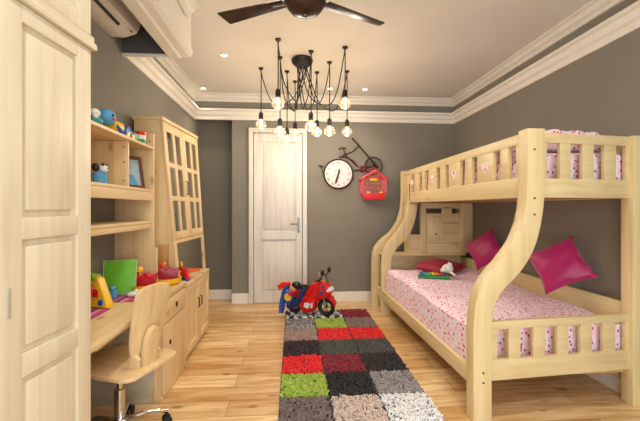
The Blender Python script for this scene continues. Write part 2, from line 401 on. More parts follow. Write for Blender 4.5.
MB().box(2.213, 2.293, 4.66, 4.74, 0, 1.775, .008).build('straight_post', BZ, bed)
# upper guard, long side, slots
def guard_long(xa, xb, zs):
    g = MB(); g.box(xa, xb, 2.19, 4.67, 1.365, 1.495, .006); g.box(xa, xb, 2.19, 4.67, 1.705, 1.772, .006)
    for a, b in zs: g.box(xa+.003, xb-.003, a, b, 1.49, 1.71, .003)
    return g
gl = guard_long(1.44, 1.475, [(2.19,2.235),(2.323,2.414),(2.505,2.729),(2.821,2.933),(3.023,3.254),(3.33,3.453),(3.546,3.756),(3.866,3.953),(4.06,4.207),(4.33,4.67)]).build('guard_rail', BY, bed)
def heart(cy, cz, s, x):
    pts = []
    for k in range(28):
        t = 2*math.pi*k/28; pts.append((cy+s*16*math.sin(t)**3/17, cz+s*(13*math.cos(t)-5*math.cos(2*t)-2*math.cos(3*t)-math.cos(4*t))/17))
    return MB().prism(pts, x-.0025, x+.001, 'x')
for cy in (2.617, 3.139, 3.651, 4.27):
    heart(cy, 1.605, .05, 1.443).build('heart_inset', BEDDING, gl)
gw = MB(); gw.box(2.25, 2.28, 2.28, 4.66, 1.365, 1.495, .006).box(2.25, 2.28, 2.28, 4.66, 1.705, 1.772, .006)
for k in range(9): gw.box(2.253, 2.277, 2.32+k*.28, 2.42+k*.28, 1.49, 1.71)
gw.build('guard_rail', BY, bed)
# guard at the near end and far end (slightly skewed between the posts)
def endguard(xs0, xs1, ya, yb, zb0, zb1, zt0, zt1, slats, th=.035):
    g = MB()
    def seg(xa, xb, z0, z1, bev=.005, ins=0):
        f = lambda x: ya+(yb-ya)*(x-xs0)/(xs1-xs0)
        b = [(xa, f(xa)+ins, z0), (xb, f(xb)+ins, z0), (xb, f(xb)+th-ins, z0), (xa, f(xa)+th-ins, z0)]
        g.hexa(b, [(q[0], q[1], z1) for q in b], bev)
    seg(xs0, xs1, zb0, zb1); seg(xs0, xs1, zt0, zt1)
    for a, b in slats: seg(a, b, zb1-.004, zt0+.004, .003, .003)
    return g
endguard(1.53, 2.22, 2.125, 2.215, 1.365, 1.485, 1.708, 1.772, [(1.53,1.582),(1.677,1.758),(1.847,1.934),(2.015,2.108),(2.187,2.22)]).build('guard_rail', BX, bed)
endguard(1.20, 2.22, 2.125, 2.215, .236, .362, .55, .60, [(1.2,1.257),(1.336,1.417),(1.507,1.59),(1.677,1.758),(1.847,1.93),(2.015,2.108),(2.183,2.22)]).build('end_rail', BX, bed)
endguard(1.53, 2.18, 4.68, 4.68, 1.365, 1.497, 1.705, 1.772, [(1.53,1.60),(1.70,1.80),(1.9,2.0),(2.1,2.18)]).build('guard_rail', BX, bed)
# lower side rails
MB().hexa([(1.095,2.19,.205),(1.13,2.19,.205),(1.13,4.665,.155),(1.095,4.665,.155)],[(1.095,2.19,.305),(1.13,2.19,.305),(1.13,4.665,.28),(1.095,4.665,.28)],.006).build('side_rail', BY, bed)
MB().box(2.235, 2.27, 2.28, 4.66, .18, .66, .006).build('side_rail', BY, bed)
# slat bases
s1 = MB(); s1.box(1.48, 2.248, 2.22, 4.66, 1.372, 1.392, .002)
s1.build('slat_base', wood('orange','y'), bed)
MB().box(1.135, 2.23, 2.25, 4.40, .20, .225, .002).build('slat_base', wood('orange','y'), bed)
# storage headboard with shelf, panelled door, vents
hb = MB(); hb.box(1.12, 2.20, 4.44, 4.655, .695, .725, .004).box(1.15, 2.20, 4.60, 4.63, .2, .695, .003); hb.build('headboard_shelf', BX, bed)
MB().box(1.45, 1.485, 4.45, 4.62, .725, 1.365, .003).build('headboard_side', BZ, bed)
MB().box(1.485, 1.61, 4.455, 4.60, .94, .965, .003).box(1.485, 1.61, 4.455, 4.475, .725, .94, .002).build('headboard_step', BX, bed)
hd = MB(); hd.box(1.61, 1.68, 4.44, 4.50, .725, 1.365, .004).box(2.12, 2.195, 4.43, 4.51, .725, 1.365, .004).box(2.195, 2.295, 4.45, 4.48, .725, 1.36, .004)
hd.box(1.68, 2.12, 4.45, 4.48, 1.295, 1.365, .002).box(1.89, 2.02, 4.45, 4.48, 1.19, 1.31, .002)
hd.build('headboard_frame', BZ, bed)
hp = MB()
for k in range(4): hp.box(1.68, 2.12, 4.458, 4.478, .727+k*.127, .727+k*.127+.124, .005)
hp.build('headboard_panel', BX, bed)
lid = MB(); lid.box(1.69, 1.90, 4.435, 4.452, .90, 1.19, .003); lo = lid.build('cabinet_door', BZ, bed)
MB().lathe([(.006,0),(.012,-.012),(.009,-.02),(0,-.022)], (1.80, 4.435, .97), 'y', 12).build('knob', STEEL, lo)

# mattresses
def mattress(x0, x1, y0, y1, z0, z1, seed, amp=.006):
    nx, ny = 30, 50; vs = []; fs = []
    rnd = random.Random(seed); ph = [rnd.uniform(0, 6) for _ in range(6)]
    def wob(x, y): return amp*(math.sin(x*7+ph[0]+2*math.sin(y*2+ph[1]))+.7*math.sin(y*9+ph[2]+x*3)+.5*math.sin(x*17+y*11+ph[3]))
    bm = bmesh.new(); bmesh.ops.create_grid(bm, x_segments=nx, y_segments=ny, size=.5)
    for v in bm.verts:
        u, w = v.co.x*2, v.co.y*2
        x = (x0+x1)/2+u*(x1-x0)/2; y = (y0+y1)/2+w*(y1-y0)/2
        e = max(abs(u)**14, abs(w)**20)
        v.co = (x, y, z1+wob(x, y)-e*.035)
    ext = bmesh.ops.extrude_edge_only(bm, edges=[e for e in bm.edges if e.is_boundary])
    nv = [g for g in ext['geom'] if isinstance(g, bmesh.types.BMVert)]
    for v in nv: v.co.z = (z0+z1)/2; v.co.x += .012*(1 if v.co.x > (x0+x1)/2+.3 else -1 if v.co.x < (x0+x1)/2-.3 else 0)
    ext = bmesh.ops.extrude_edge_only(bm, edges=[e for e in bm.edges if e.is_boundary])
    for g in ext['geom']:
        if isinstance(g, bmesh.types.BMVert): g.co.z = z0
    bmesh.ops.holes_fill(bm, edges=[e for e in bm.edges if e.is_boundary], sides=0)
    return MB().add(bm)
single('mattress', mattress(1.15, 2.22, 2.262, 4.345, .226, .555, 3), BEDDING, 'thick lower bunk mattress in white bedding printed with pink petals', 'mattress', (1.65, 3.35, .226))
single('mattress', mattress(1.492, 2.235, 2.262, 4.65, 1.393, 1.69, 5, .003), BEDDING, 'upper bunk mattress in pink printed bedding behind the slotted guard rail', 'mattress', (1.85, 3.4, 1.393))
q = MB(); 
pts = smooth_path([(1.56,2.33,1.785),(1.75,2.335,1.806),(1.9,2.33,1.80),(2.05,2.34,1.797),(2.15,2.35,1.77)], 5)
q.tube(pts, [.028+.006*math.sin(i*1.3) for i in range(len(pts))], 10); q.box(1.55, 2.17, 2.31, 2.62, 1.697, 1.785, .03)
single('folded_quilt', q, BEDDING, 'folded pink printed quilt showing above the near end of the upper bunk', 'quilt', (1.85, 2.45, 1.675))

# cushions
def cushion_mesh(s, t, n=16):
    bm = bmesh.new(); bmesh.ops.create_grid(bm, x_segments=n, y_segments=n, size=.5)
    top = [v for v in bm.verts]
    fs = []; vs = []
    for sg in (1, -1):
        for i in range(n+1):
            for j in range(n+1):
                u, w = i/n*2-1, j/n*2-1
                th = ((1-u*u)*(1-w*w))**.42*t*.5; pinch = 1-.11*(1-abs(u)**1.7)*(abs(w)**2.5); p2 = 1-.11*(1-abs(w)**1.7)*(abs(u)**2.5)
                wr_ = .004*math.sin(u*9+w*4)*(1-u*u)*(1-w*w)
                vs.append((u*s/2*p2, w*s/2*pinch, sg*(th+wr_)))
        o = 0 if sg == 1 else (n+1)**2
        for i in range(n):
            for j in range(n): fs.append((o+i*(n+1)+j, o+i*(n+1)+j+1, o+(i+1)*(n+1)+j+1, o+(i+1)*(n+1)+j))
    bm.free(); b = bmesh.new(); V = [b.verts.new(v) for v in vs]
    for f in fs: b.faces.new([V[k] for k in f])
    bmesh.ops.remove_doubles(b, verts=b.verts, dist=.0006); return b
def cushion(loc, nrm, spin, s, t, mat, label):
    m = MB(); m.add(cushion_mesh(s, t)); o = m.build('cushion', mat)
    n = Vector(nrm).normalized(); u = Vector((0,0,1)); u = (u-n*u.dot(n)).normalized() if abs(n.z) < .9 else Vector((1,0,0)); v = n.cross(u)
    M = Matrix((u, v, n)).transposed() @ Matrix.Rotation(spin, 3, 'Z')
    o.rotation_euler = M.to_euler(); o.location = loc; return tag(o, label, 'cushion')
cushion((1.72, 4.10, .615), (.03,-.10,1), R(42), .46, .15, CRIM, 'crimson cushion lying flat on the bed behind the rainbow xylophone')
cushion((2.115, 3.84, .84), (-.8,-.48,.36), R(38), .36, .12, MAGENTA, 'magenta cushion standing on its corner against the wall at the far end of the bed')
cushion((2.10, 2.70, .85), (-.72,-.58,.42), R(31), .37, .15, MAGENTA, 'large glossy magenta cushion leaning on the wall at the near end of the bed')

# toy xylophone with animal head
xy = thing('toy_xylophone', 'rainbow toy xylophone with green base and white animal head lying on the bed', 'toy', (1.49, 3.72, .562), R(-14), world=False)
MB().prism([(-.17,-.06),(.15,-.08),(.17,.07),(-.15,.06)], .0, .03, 'z', .006).build('xylophone_base', DGREEN, xy)
for k, c in enumerate(((30,120,200),(20,170,210),(60,190,80),(240,220,40),(246,150,30),(230,40,40),(150,40,140))):
    w_ = .075-.004*k
    MB().box(-.14+k*.038, -.11+k*.038, -w_, w_, .036, .046, .003).build('xylophone_bar', plain(f'bar_{k}', c, .35), xy)
hm = MB(); hm.ball((.15,.05,.09), (.06,.05,.05)).ball((.10,.035,.075), (.03,.03,.025)).ball((.175,.02,.135), (.016,.012,.022)).ball((.17,.085,.135), (.016,.012,.022)).tube([(.17,.0,.06),(.2,-.06,.045)], .014)
hq = hm.build('animal_head', WPLA, xy)
MB().ball((.073,.035,.08), .009).build('nose', BLACK, hq)
for ye in (.01, .07): MB().ball((.118,ye,.105), .006).build('eye', BLACK, hq)

# ------------------------------------------------------------------ wall clock in the shape of a bicycle
YW = YB
ck = thing('bicycle_wall_clock', 'brown metal bicycle shaped wall clock with round white dial', 'clock', (.622, YW, 1.55))
cy_ = YW-.035; cc = (.627, cy_, 1.772)
MB().lathe([(.195,.03),(.195,0),(.0,-.001)], (cc[0], cc[1]-.0, cc[2]), 'y', 40).build('dial', plain('dial_paper', (232,222,220), .6, var=.01), ck)
MB().ring(cc, .2, .011, 'y', 40).build('clock_rim', BRONZE, ck)
hn = MB()
for a, L_, w in ((R(-101), .13, .008), (R(-97), .04, .006)):
    pass
def hand(mb, ang, L_, w):       # ang clockwise from 12
    d = Vector((math.sin(ang), 0, math.cos(ang))); n = Vector((d.z, 0, -d.x)); c = Vector((cc[0], cy_-.007, cc[2]))
    P = [c-d*.03-n*w*.5, c-d*.03+n*w*.5, c+d*L_*.7+n*w, c+d*L_, c+d*L_*.7-n*w]
    mb.prism([(q.x, q.z) for q in P], cy_-.009, cy_-.005, 'y')
hand(hn, R(197), .15, .016); hand(hn, R(12), .075, .013); hn.lathe([(.014,0),(.014,-.012)], (cc[0], cy_, cc[2]), 'y', 14)
hn.build('hands', BLACK, ck)
def stroke(mb, a, b, w=.0035):
    a = Vector(a); b = Vector(b); d = (b-a).normalized(); n = Vector((-d.y, d.x))*w
    P = [a-n, a+n, b+n, b-n]; mb.prism([(q.x, q.y) for q in P], cy_-.0035, cy_-.0005, 'y')
ROM = ['XII','I','II','III','IV','V','VI','VII','VIII','IX','X','XI']
for hI, s_ in enumerate(ROM):
    nm_ = MB(); a = R(30*hI); c = Vector((cc[0]+.155*math.sin(a), cc[2]+.155*math.cos(a))); up = Vector((math.sin(a), math.cos(a))); rt = Vector((up.y, -up.x))
    wd = {'I': .010, 'V': .018, 'X': .018}; tot = sum(wd[ch] for ch in s_); x = -tot/2
    for ch in s_:
        w = wd[ch]; l, r_, m = x+.002, x+w-.002, x+w/2; T, B_ = .016, -.016
        Q = lambda u, v: tuple(c+rt*u+up*v)
        if ch == 'I': stroke(nm_, Q(m, B_), Q(m, T), .0016)
        if ch == 'V': stroke(nm_, Q(l, T), Q(m, B_), .0016); stroke(nm_, Q(r_, T), Q(m, B_), .0012)
        if ch == 'X': stroke(nm_, Q(l, T), Q(r_, B_), .0016); stroke(nm_, Q(r_, T), Q(l, B_), .0012)
        x += w
    nm_.build('numeral', plain('numeral_ink', (90,60,58), .6), ck)
# scrollwork on the dial
sw = MB(); sw.tube(smooth_path([(cc[0]-.05, cy_-.001, cc[2]+.02),(cc[0]-.02, cy_-.001, cc[2]+.05),(cc[0]+.01, cy_-.001, cc[2]+.02),(cc[0]+.05, cy_-.001, cc[2]+.03),(cc[0]+.06, cy_-.001, cc[2]-.02)], 5), .003, 5)
sw.tube(smooth_path([(cc[0]-.06, cy_-.001, cc[2]-.03),(cc[0]-.03, cy_-.001, cc[2]-.01),(cc[0], cy_-.001, cc[2]-.05),(cc[0]+.04, cy_-.001, cc[2]-.04)], 5), .003, 5).build('dial_scroll', plain('dial_ink', (150,140,138), .6), ck)
wc = (1.12, cy_, 1.885)
wm = MB().ring(wc, .12, .009, 'y', 32)
wh = wm.build('small_wheel', BRONZE, ck)
sp = MB()
for k in range(8):
    a = math.pi*k/8; sp.tube([(wc[0]-.12*math.cos(a), cy_, wc[2]-.12*math.sin(a)), (wc[0]+.12*math.cos(a), cy_, wc[2]+.12*math.sin(a))], .0025, 5)
sp.lathe([(.02,-.01),(.02,.01)], wc, 'y', 12).build('spokes', BRONZE, wh)
fm = MB(); yy = cy_-.005
def P2(px, py):          # a point of the clock frame on its wall plane
    u = (px-320)/FP; S, C_ = math.sin(PSI), math.cos(PSI); t = yy/(C_-u*S); return (t*(S+u*C_), yy, EYE+t*(208-py)/FP)
fm.tube([P2(352,138), P2(378,168)], .011, 8); fm.tube(smooth_path([P2(359,145.5), P2(352,152), P2(345,154.5), P2(341,158)], 5), .009, 8)
fm.tube([P2(343,148), P2(345.5,155)], .008, 8); fm.tube(smooth_path([P2(339,157), P2(346,157.5), P2(353,161), P2(357,166)], 5), .009, 8)
fm.tube([P2(345,155), P2(358,167)], .008, 8); fm.tube([P2(354,171), P2(366,167.5), P2(377,167)], .009, 8); fm.tube(smooth_path([P2(366,168), P2(368,160), P2(373,157)], 4), .007, 6)
MB().tube([P2(323.5,174), P2(321,166.5)], .006, 6).tube([P2(318.5,165.5), P2(323.5,166.5)], .010, 6).build('tail_light_bracket', BRONZE, ck)
fm.build('frame', BRONZE, ck)
MB().tube(smooth_path([P2(338.5,149.5), P2(342,148), P2(346,148.5)], 4), [.008]+[.016]*7+[.02], 8, flat=.6).build('saddle', BRONZE, ck)
cw = P2(362.5,169); MB().ring(cw, .035, .01, 'y', 20).lathe([(.03,-.006),(.03,.006)], cw, 'y', 16).tube([(cw[0]-.05, yy-.01, cw[2]-.02), (cw[0]+.05, yy-.01, cw[2]+.02)], .007, 6).build('chain_ring', plain('dark_red_metal', (110,26,28), .4, .3), ck)

# bird cage hanging on the wall
bc = thing('bird_cage', 'red plastic toy birdcage with a gable roof hanging below the bicycle clock', 'birdcage', (1.09, 4.86, 1.42))
X0, X1, Y0_, Y1_ = .94, 1.25, 4.77, 4.96
MB().hexa([(X0+.02,Y0_+.02,1.415),(X1-.02,Y0_+.02,1.415),(X1-.02,Y1_-.01,1.415),(X0+.02,Y1_-.01,1.415)], [(X0-.005,Y0_,1.50),(X1+.005,Y0_,1.50),(X1+.005,Y1_,1.50),(X0-.005,Y1_,1.50)], .008).build('cage_tray', REDC, bc)
cf = MB()
for x in (X0, X1):
    for y in (Y0_, Y1_): cf.tube([(x, y, 1.50), (x, y, 1.70)], .012, 6)
for y in (Y0_, Y1_):
    cf.tube([(X0-.02, y, 1.69), (X0+.07, y, 1.745), (X0+.17, y, 1.80), (X1-.07, y, 1.745), (X1+.02, y, 1.69)], .016, 6); cf.tube([(X0, y, 1.70), (X1, y, 1.70)], .008, 6)
for x, z in ((X0-.02,1.69),(X0+.17,1.80),(X1+.02,1.69),(X0+.07,1.745),(X1-.07,1.745)): cf.tube([(x, Y0_, z), (x, Y1_, z)], .014, 6)
cf.ring(((X0+X1)/2, (Y0_+Y1_)/2, 1.825), .03, .005, 'y', 16, 6)
cf.build('cage_frame', REDC, bc)
rw = MB()
for k in range(1, 15):
    x = X0+k*(X1-X0)/15; zt = 1.69+.10*(1-abs(x-(X0+X1)/2)/.17)
    for y in (Y0_, Y1_): rw.tube([(x, y, 1.50), (x, y, zt)], .0022, 4)
for k in range(1, 7):
    y = Y0_+k*(Y1_-Y0_)/7
    for x in (X0, X1): rw.tube([(x, y, 1.50), (x, y, 1.70)], .0022, 4)
for z in (1.57, 1.64):
    for y in (Y0_, Y1_): rw.tube([(X0, y, z), (X1, y, z)], .0022, 4)
rw.build('cage_bars', plain('pale_pink_wire', (226,150,140), .4), bc)
MB().tube([(X0+.03, 4.86, 1.60), (X1-.03, 4.86, 1.60)], .006, 6).build('perch', REDC, bc)
for xq in (X0+.05, X1-.09): MB().box(xq, xq+.04, Y0_-.01, Y0_+.02, 1.50, 1.522).build('feeding_cup', YELLOW, bc)
MB().box(1.03, 1.13, Y0_-.012, Y0_-.004, 1.665, 1.695, .004).build('name_plate', YELLOW, bc)

# ------------------------------------------------------------------ ceiling fan
fx, fy = .065, 1.93
fan = thing('ceiling_fan', 'dark wood ceiling fan with flat blades and rounded motor bowl', 'fan', (fx, fy, ZC))
MB().lathe([(.0,ZC),(.07,ZC),(.075,ZC-.03),(.05,ZC-.07),(.015,ZC-.08),(.014,2.50),(.03,2.49)], (fx,fy,0), 'z', 24).build('downrod', BRONZE, fan)
MB().lathe([(.02,2.50),(.08,2.49),(.108,2.46),(.115,2.43),(.108,2.39),(.082,2.355),(.045,2.337),(.012,2.332),(.0,2.332)], (fx,fy,0), 'z', 36).build('motor_housing', wood('dark','x'), fan)
MB().lathe([(.0,2.336),(.014,2.334),(.012,2.322),(.0,2.318)], (fx,fy,0), 'z', 12).build('finial', STEEL, fan)
for ang in (153, 27, 270):
    d = Vector((math.cos(R(ang)), math.sin(R(ang)), 0)); n = Vector((-d.y, d.x, 0)); c = Vector((fx, fy, 2.425))
    q = lambda r, s, z: tuple(c+d*r+n*s+Vector((0,0,z)))
    b = MB(); tl = .014
    b.hexa([q(.13,-.038,-.004),q(.52,-.046,-.004-tl),q(.55,.040,-.004+tl),q(.13,.034,-.004)], [q(.13,-.038,.004),q(.52,-.046,.004-tl),q(.55,.040,.004+tl),q(.13,.034,.004)], .003)
    bl = b.build('blade', wood('dark','y'), fan)
    b = MB(); b.tube([q(.10,0,0), q(.2,0,.006)], .012, 8); b.hexa([q(.15,-.025,.004),q(.27,-.018,.004),q(.27,.018,.004),q(.15,.025,.004)], [q(.15,-.025,.01),q(.27,-.018,.01),q(.27,.018,.01),q(.15,.025,.01)], .002)
    b.build('blade_bracket', STEEL, bl)

# ------------------------------------------------------------------ spider chandelier
def on_plane_z(px, py, z):
    u = (px-320)/FP; S, C_ = math.sin(PSI), math.cos(PSI); t = (z-EYE)/((208-py)/FP); return (t*(S+u*C_), t*(C_-u*S))
def z_at(y, x, py):
    S, C_ = math.sin(PSI), math.cos(PSI); return EYE+(208-py)/FP*(x*S+y*C_)
cx, cyy = .094, 3.72
ch = thing('spider_chandelier', 'black spider pendant chandelier of ten looping cords with bare glowing bulbs', 'chandelier', (cx, cyy, ZC))
MB().lathe([(.0,ZC),(.10,ZC),(.112,ZC-.02),(.105,ZC-.045),(.06,ZC-.085),(.03,ZC-.10),(.0,ZC-.105)], (cx,cyy,0), 'z', 32).build('canopy', BLACK, ch)
spec = [(278,39,274.5,103),(261,68,258.3,124),(280,57,277,131),(287,71,285.5,139.5),(295,81,295.3,133),(311,51,311,125.5),(317,72,317.5,131.5),(329.5,62,332.3,130.5),(345,47,347.3,103),(347,71,348.5,131)]
for k, (hx, hy, bx, by) in enumerate(spec):
    x, y = on_plane_z(hx, hy, ZC); zb = z_at(y, x, by)
    x2 = x
    MB().lathe([(.0,ZC),(.028,ZC),(.026,ZC-.012),(.01,ZC-.022),(.008,ZC-.035),(.0,ZC-.037)], (x,y,0), 'z', 14).build('ceiling_hook', BLACK, ch)
    a = k*.63; s0 = (cx+.05*math.cos(a), cyy+.05*math.sin(a), ZC-.09)
    mid = 2.36+.05*math.sin(k*2.1)
    fr = .45 if abs(x-cx) < .25 else .62
    mx_, my_ = s0[0]+(x-s0[0])*fr, s0[1]+(y-s0[1])*fr
    loop = smooth_path([s0, (s0[0]+(x-s0[0])*.12, s0[1]+(y-s0[1])*.12, ZC-.25), (s0[0]+(x-s0[0])*.3, s0[1]+(y-s0[1])*.3, mid+.05), (mx_, my_, mid-.01), (s0[0]+(x-s0[0])*.82, s0[1]+(y-s0[1])*.82, mid+.12), (x+(s0[0]-x)*.04, y+(s0[1]-y)*.04, ZC-.12), (x, y, ZC-.03)], 6)
    MB().tube(loop+[Vector((x+.002, y, ZC-.10)), Vector((x+.001, y, zb+.12))], .0055, 6).build('cord', BLACK, ch)
    so = MB().lathe([(.0,zb+.135),(.008,zb+.133),(.016,zb+.122),(.024,zb+.115),(.025,zb+.055),(.021,zb+.05),(.0,zb+.049)], (x,y,0), 'z', 16).build('bulb_socket', BLACK, ch)
    MB().lathe([(.0,zb+.05),(.019,zb+.049),(.026,zb+.040),(.048,zb+.024),(.060,zb+.0),(.057,zb-.024),(.042,zb-.045),(.021,zb-.056),(.0,zb-.058)], (x,y,0), 'z', 20).build('bulb', BULB, so)
    MB().tube([(x-.006,y,zb+.04),(x-.014,y,zb+.005),(x-.006,y,zb-.014),(x,y,zb+.01),(x+.006,y,zb-.014),(x+.014,y,zb+.005),(x+.006,y,zb+.04)], .0045, 6).build('filament', FIL, so)
    l = bpy.data.lights.new('bulb_light', 'POINT'); l.energy = 4.6; l.color = (1, .88, .74); l.shadow_soft_size = .04
    lo_ = bpy.data.objects.new('bulb_light', l); COL.objects.link(lo_); lo_.location = (x, y, zb-.075)

for k, (px, py, lab) in enumerate(((224,55,'small round recessed downlight in the ceiling left of the chandelier hooks'), (198,88,'small round recessed downlight near the far left corner of the ceiling'), (330,88.5,'small round recessed downlight right behind the chandelier cords'), (365,89,'small round recessed downlight near the back cornice right of the chandelier'))):
    x, y = on_plane_z(px, py, ZC)
    y = min(y, 4.85)
    if x < -1.15: x = -1.15
    t = thing('recessed_downlight', lab, 'downlight', (x, y, ZC), group='recessed ceiling downlights')
    MB().ring((x,y,ZC-.002), .032, .006, 'z', 24, 6).build('trim_ring', WHITE, t)
    MB().lathe([(.0,ZC),(.028,ZC),(.026,ZC-.004),(.0,ZC-.006)], (x,y,0), 'z', 16).build('lens', LED, t)
    l = bpy.data.lights.new('downlight_or_fill_spot', 'SPOT'); l.energy = 14; l.color = (1, .87, .7); l.spot_size = R(100); l.spot_blend = .8; l.shadow_soft_size = .04
    lo_ = bpy.data.objects.new('downlight_or_fill_spot', l); COL.objects.link(lo_); lo_.location = (x, y, ZC-.02)

# ------------------------------------------------------------------ air conditioner
ac = thing('air_conditioner', 'white wall-mounted split air conditioner above the wardrobe', 'air conditioner', (XL, 2.3, 2.55))
MB().prism([(XL,2.55),(XL+.10,2.545),(XL+.185,2.575),(XL+.215,2.63),(XL+.21,2.76),(XL+.17,2.795),(XL,2.80)], 1.78, 2.74, 'y', .012).build('housing', plain('ac_plastic', (225,219,205), .35, var=.01), ac)
MB().prism([(XL+.135,2.548),(XL+.150,2.556),(XL+.150,2.566),(XL+.135,2.556)], 1.86, 2.56, 'y').build('louver_slot', BLACK, ac)
MB().box(XL+.2115, XL+.2175, 1.83, 2.69, 2.64, 2.75, .003).build('front_panel', WPLA, ac)
MB().lathe([(.008,0),(.008,.004)], (XL+.176, 2.67, 2.562), 'x', 10).build('indicator_lamp', BLACK, ac)

# ------------------------------------------------------------------ wardrobe (front turned slightly into the room)
PZM, PYM = wood('pale','z'), wood('pale','y')
wd = thing('wardrobe', 'tall pale wooden wardrobe with raised panel doors at the left edge', 'wardrobe', (-.85, 1.6, 0), -math.atan(.0807), world=False)
MB().box(-.36, -.024, -1.25, -.004, .0, 2.80, .003).build('carcass', PZM, wd)
def leaf(y0, y1, panels, z0, z1, name):
    b = MB(); xs, xf = -.022, 0
    st = (.092 if y1 > -.05 else .07)
    a, c = y0, y1; ia, ic = panels[0][0], panels[0][1]
    b.box(xs, xf, a, ia, z0, z1, .002); b.box(xs, xf, ic, c, z0, z1, .002)
    zs = [z0]+[v for p_ in panels for v in (p_[2], p_[3])]+[z1]
    for k in range(0, len(zs), 2):
        b.box(xs, xf, ia, ic, zs[k], zs[k+1], .002)
    o = b.build(name, PZM, wd)
    for p_ in panels:
        m = MB(); m.box(xs, -.014, p_[0], p_[1], p_[2], p_[3], 0); m.box(-.016, -.003, p_[0]+.024, p_[1]-.024, p_[2]+.024, p_[3]-.024, .008)
        m.build('door_panel', PZM, o)
    return o
pl = [(-.36,-.092,.12,.745),(-.36,-.092,.82,1.197),(-.36,-.092,1.268,1.908)]
d1 = leaf(-.46, -.012, pl, .05, 1.965, 'door')
pl2 = [(-.83,-.56,a[2],a[3]) for a in pl]
leaf(-.93, -.464, pl2, .05, 1.965, 'door')
u1 = leaf(-.46, -.012, [(-.36,-.092,2.10,2.68)], 2.03, 2.78, 'upper_door')
leaf(-.93, -.464, [(-.83,-.56,2.10,2.68)], 2.03, 2.78, 'upper_door')
MB().box(-.003, .004, -.418, -.406, .955, 1.05, .002).build('handle', plain('handle_grey', (176,168,150), .4), d1)
MB().box(-.03, .016, -1.25, .012, 1.968, 1.998, .011).box(-.03, .006, -1.25, .004, 1.998, 2.025, .004).build('moulding', PYM, wd)
MB().box(-.03, -.004, -1.25, -.004, 0, .046, .002).build('plinth', PYM, wd)

# ------------------------------------------------------------------ desk, hutch, cabinets along the left wall
NZ, NY, NX = wood('pine','z'), wood('pine','y'), wood('pine','x')
X_ = XL+.002
dk = thing('desk', 'pale pine study desk top running along the left wall to the cabinets', 'desk', (-1.1, 2.6, 0))
MB().box(X_, -.872, 1.625, 3.04, .668, .70, .006).build('desk_top', NY, dk)
MB().box(X_+.02, -.985, 1.86, 2.40, .60, .655, .003).box(-1.0, -.965, 1.84, 2.42, .592, .66, .004).build('keyboard_drawer', NY, dk)
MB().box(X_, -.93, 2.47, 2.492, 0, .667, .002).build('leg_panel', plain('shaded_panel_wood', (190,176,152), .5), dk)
MB().box(X_, -.93, 1.63, 1.65, 0, .667, .002).build('leg_panel', NZ, dk)
# drawer pedestal
pd = thing('drawer_cabinet', 'pine pedestal cabinet with one drawer above a door under the desk end', 'cabinet', (-1.1, 2.74, 0))
MB().box(X_, -.885, 2.495, 2.985, .03, .667, .003).box(X_, -.875, 2.50, 2.98, 0, .03).build('carcass', NZ, pd)
Mx = Matrix(((0,1,0,0),(1,0,0,0),(0,0,1,0),(0,0,0,1)))       # u along Y, outward X
a = MB().box(-.884, -.864, 2.50, 2.98, .515, .655, .003).build('drawer', NY, pd)
MB().ball((-.858, 2.74, .59), (.006,.012,.022), 8).build('finger_pull', BRONZE, a)
a = MB().box(-.884, -.864, 2.50, 2.98, .035, .505, .003).build('door', NZ, pd)
MB().ball((-.858, 2.60, .36), (.006,.01,.018), 8).build('finger_pull', BRONZE, a)
# double door base + glass hutch
bs = thing('base_cabinet', 'low pine double door cabinet below the glass fronted cabinet', 'cabinet', (-1.1, 3.45, 0))
MB().box(X_, -.905, 3.045, 3.88, .05, .633, .003).box(X_, -.93, 3.06, 3.86, 0, .05).build('carcass', NZ, bs)
MB().box(X_, -.880, 3.042, 3.885, .634, .665, .006).build('worktop', NY, bs)
for y0, y1, hy in ((3.05, 3.463, 3.42), (3.467, 3.88, 3.51)):
    b = MB(); xa, xb = -.904, -.884
    b.box(xa, xb, y0, y0+.06, .055, .63).box(xa, xb, y1-.06, y1, .055, .63).box(xa, xb, y0+.06, y1-.06, .055, .12).box(xa, xb, y0+.06, y1-.06, .57, .63)
    o = b.build('door', NZ, bs); MB().box(xa, -.896, y0+.06, y1-.06, .12, .57, 0).build('door_panel', NZ, o)
    MB().tube([(xb, hy, .47), (xb+.018, hy, .465), (xb+.018, hy, .385), (xb, hy, .38)], .005, 6).build('handle', BRONZE, o)
gh = thing('glass_front_cabinet', 'tall leaning pine cabinet with two glazed doors above an open niche', 'cabinet', (-1.15, 3.45, .665))
ZT = 2.045
def fx_(z, y=3.45):                                            # leaning front, its far end a little further into the room
    k = (y-3.05)/.82; a = -.948+.03*k; b = -1.075+.068*k
    return a+(z-.70)/(ZT-.70)*(b-a)
m = MB(); zb_ = 1.03
m.hexa([(X_+.025,3.853,zb_),(fx_(zb_,3.86)-.02,3.853,zb_),(fx_(zb_,3.86)-.02,3.875,zb_),(X_+.025,3.875,zb_)], [(X_+.03,3.853,ZT-.02),(fx_(ZT,3.86)-.02,3.853,ZT-.02),(fx_(ZT,3.86)-.02,3.875,ZT-.02),(X_+.03,3.875,ZT-.02)], .002)
m.box(X_+.02, X_+.06, 3.853, 3.875, .666, 1.03, .002); m.build('side_panel', NZ, gh)
for y0, y1 in ((3.05, 3.072),):
    m = MB(); m.hexa([(X_+.02,y0,.666),(fx_(.666,y0)-.02,y0,.666),(fx_(.666,y0)-.02,y1,.666),(X_+.02,y1,.666)], [(X_+.03,y0,ZT-.02),(fx_(ZT,y0)-.02,y0,ZT-.02),(fx_(ZT,y0)-.02,y1,ZT-.02),(X_+.03,y1,ZT-.02)], .002)
    m.build('side_panel', NZ, gh)
tb0 = [(X_+.02,3.04,ZT-.02),(fx_(ZT,3.05)+.01,3.04,ZT-.02),(fx_(ZT,3.87)+.01,3.885,ZT-.02),(X_+.02,3.885,ZT-.02)]
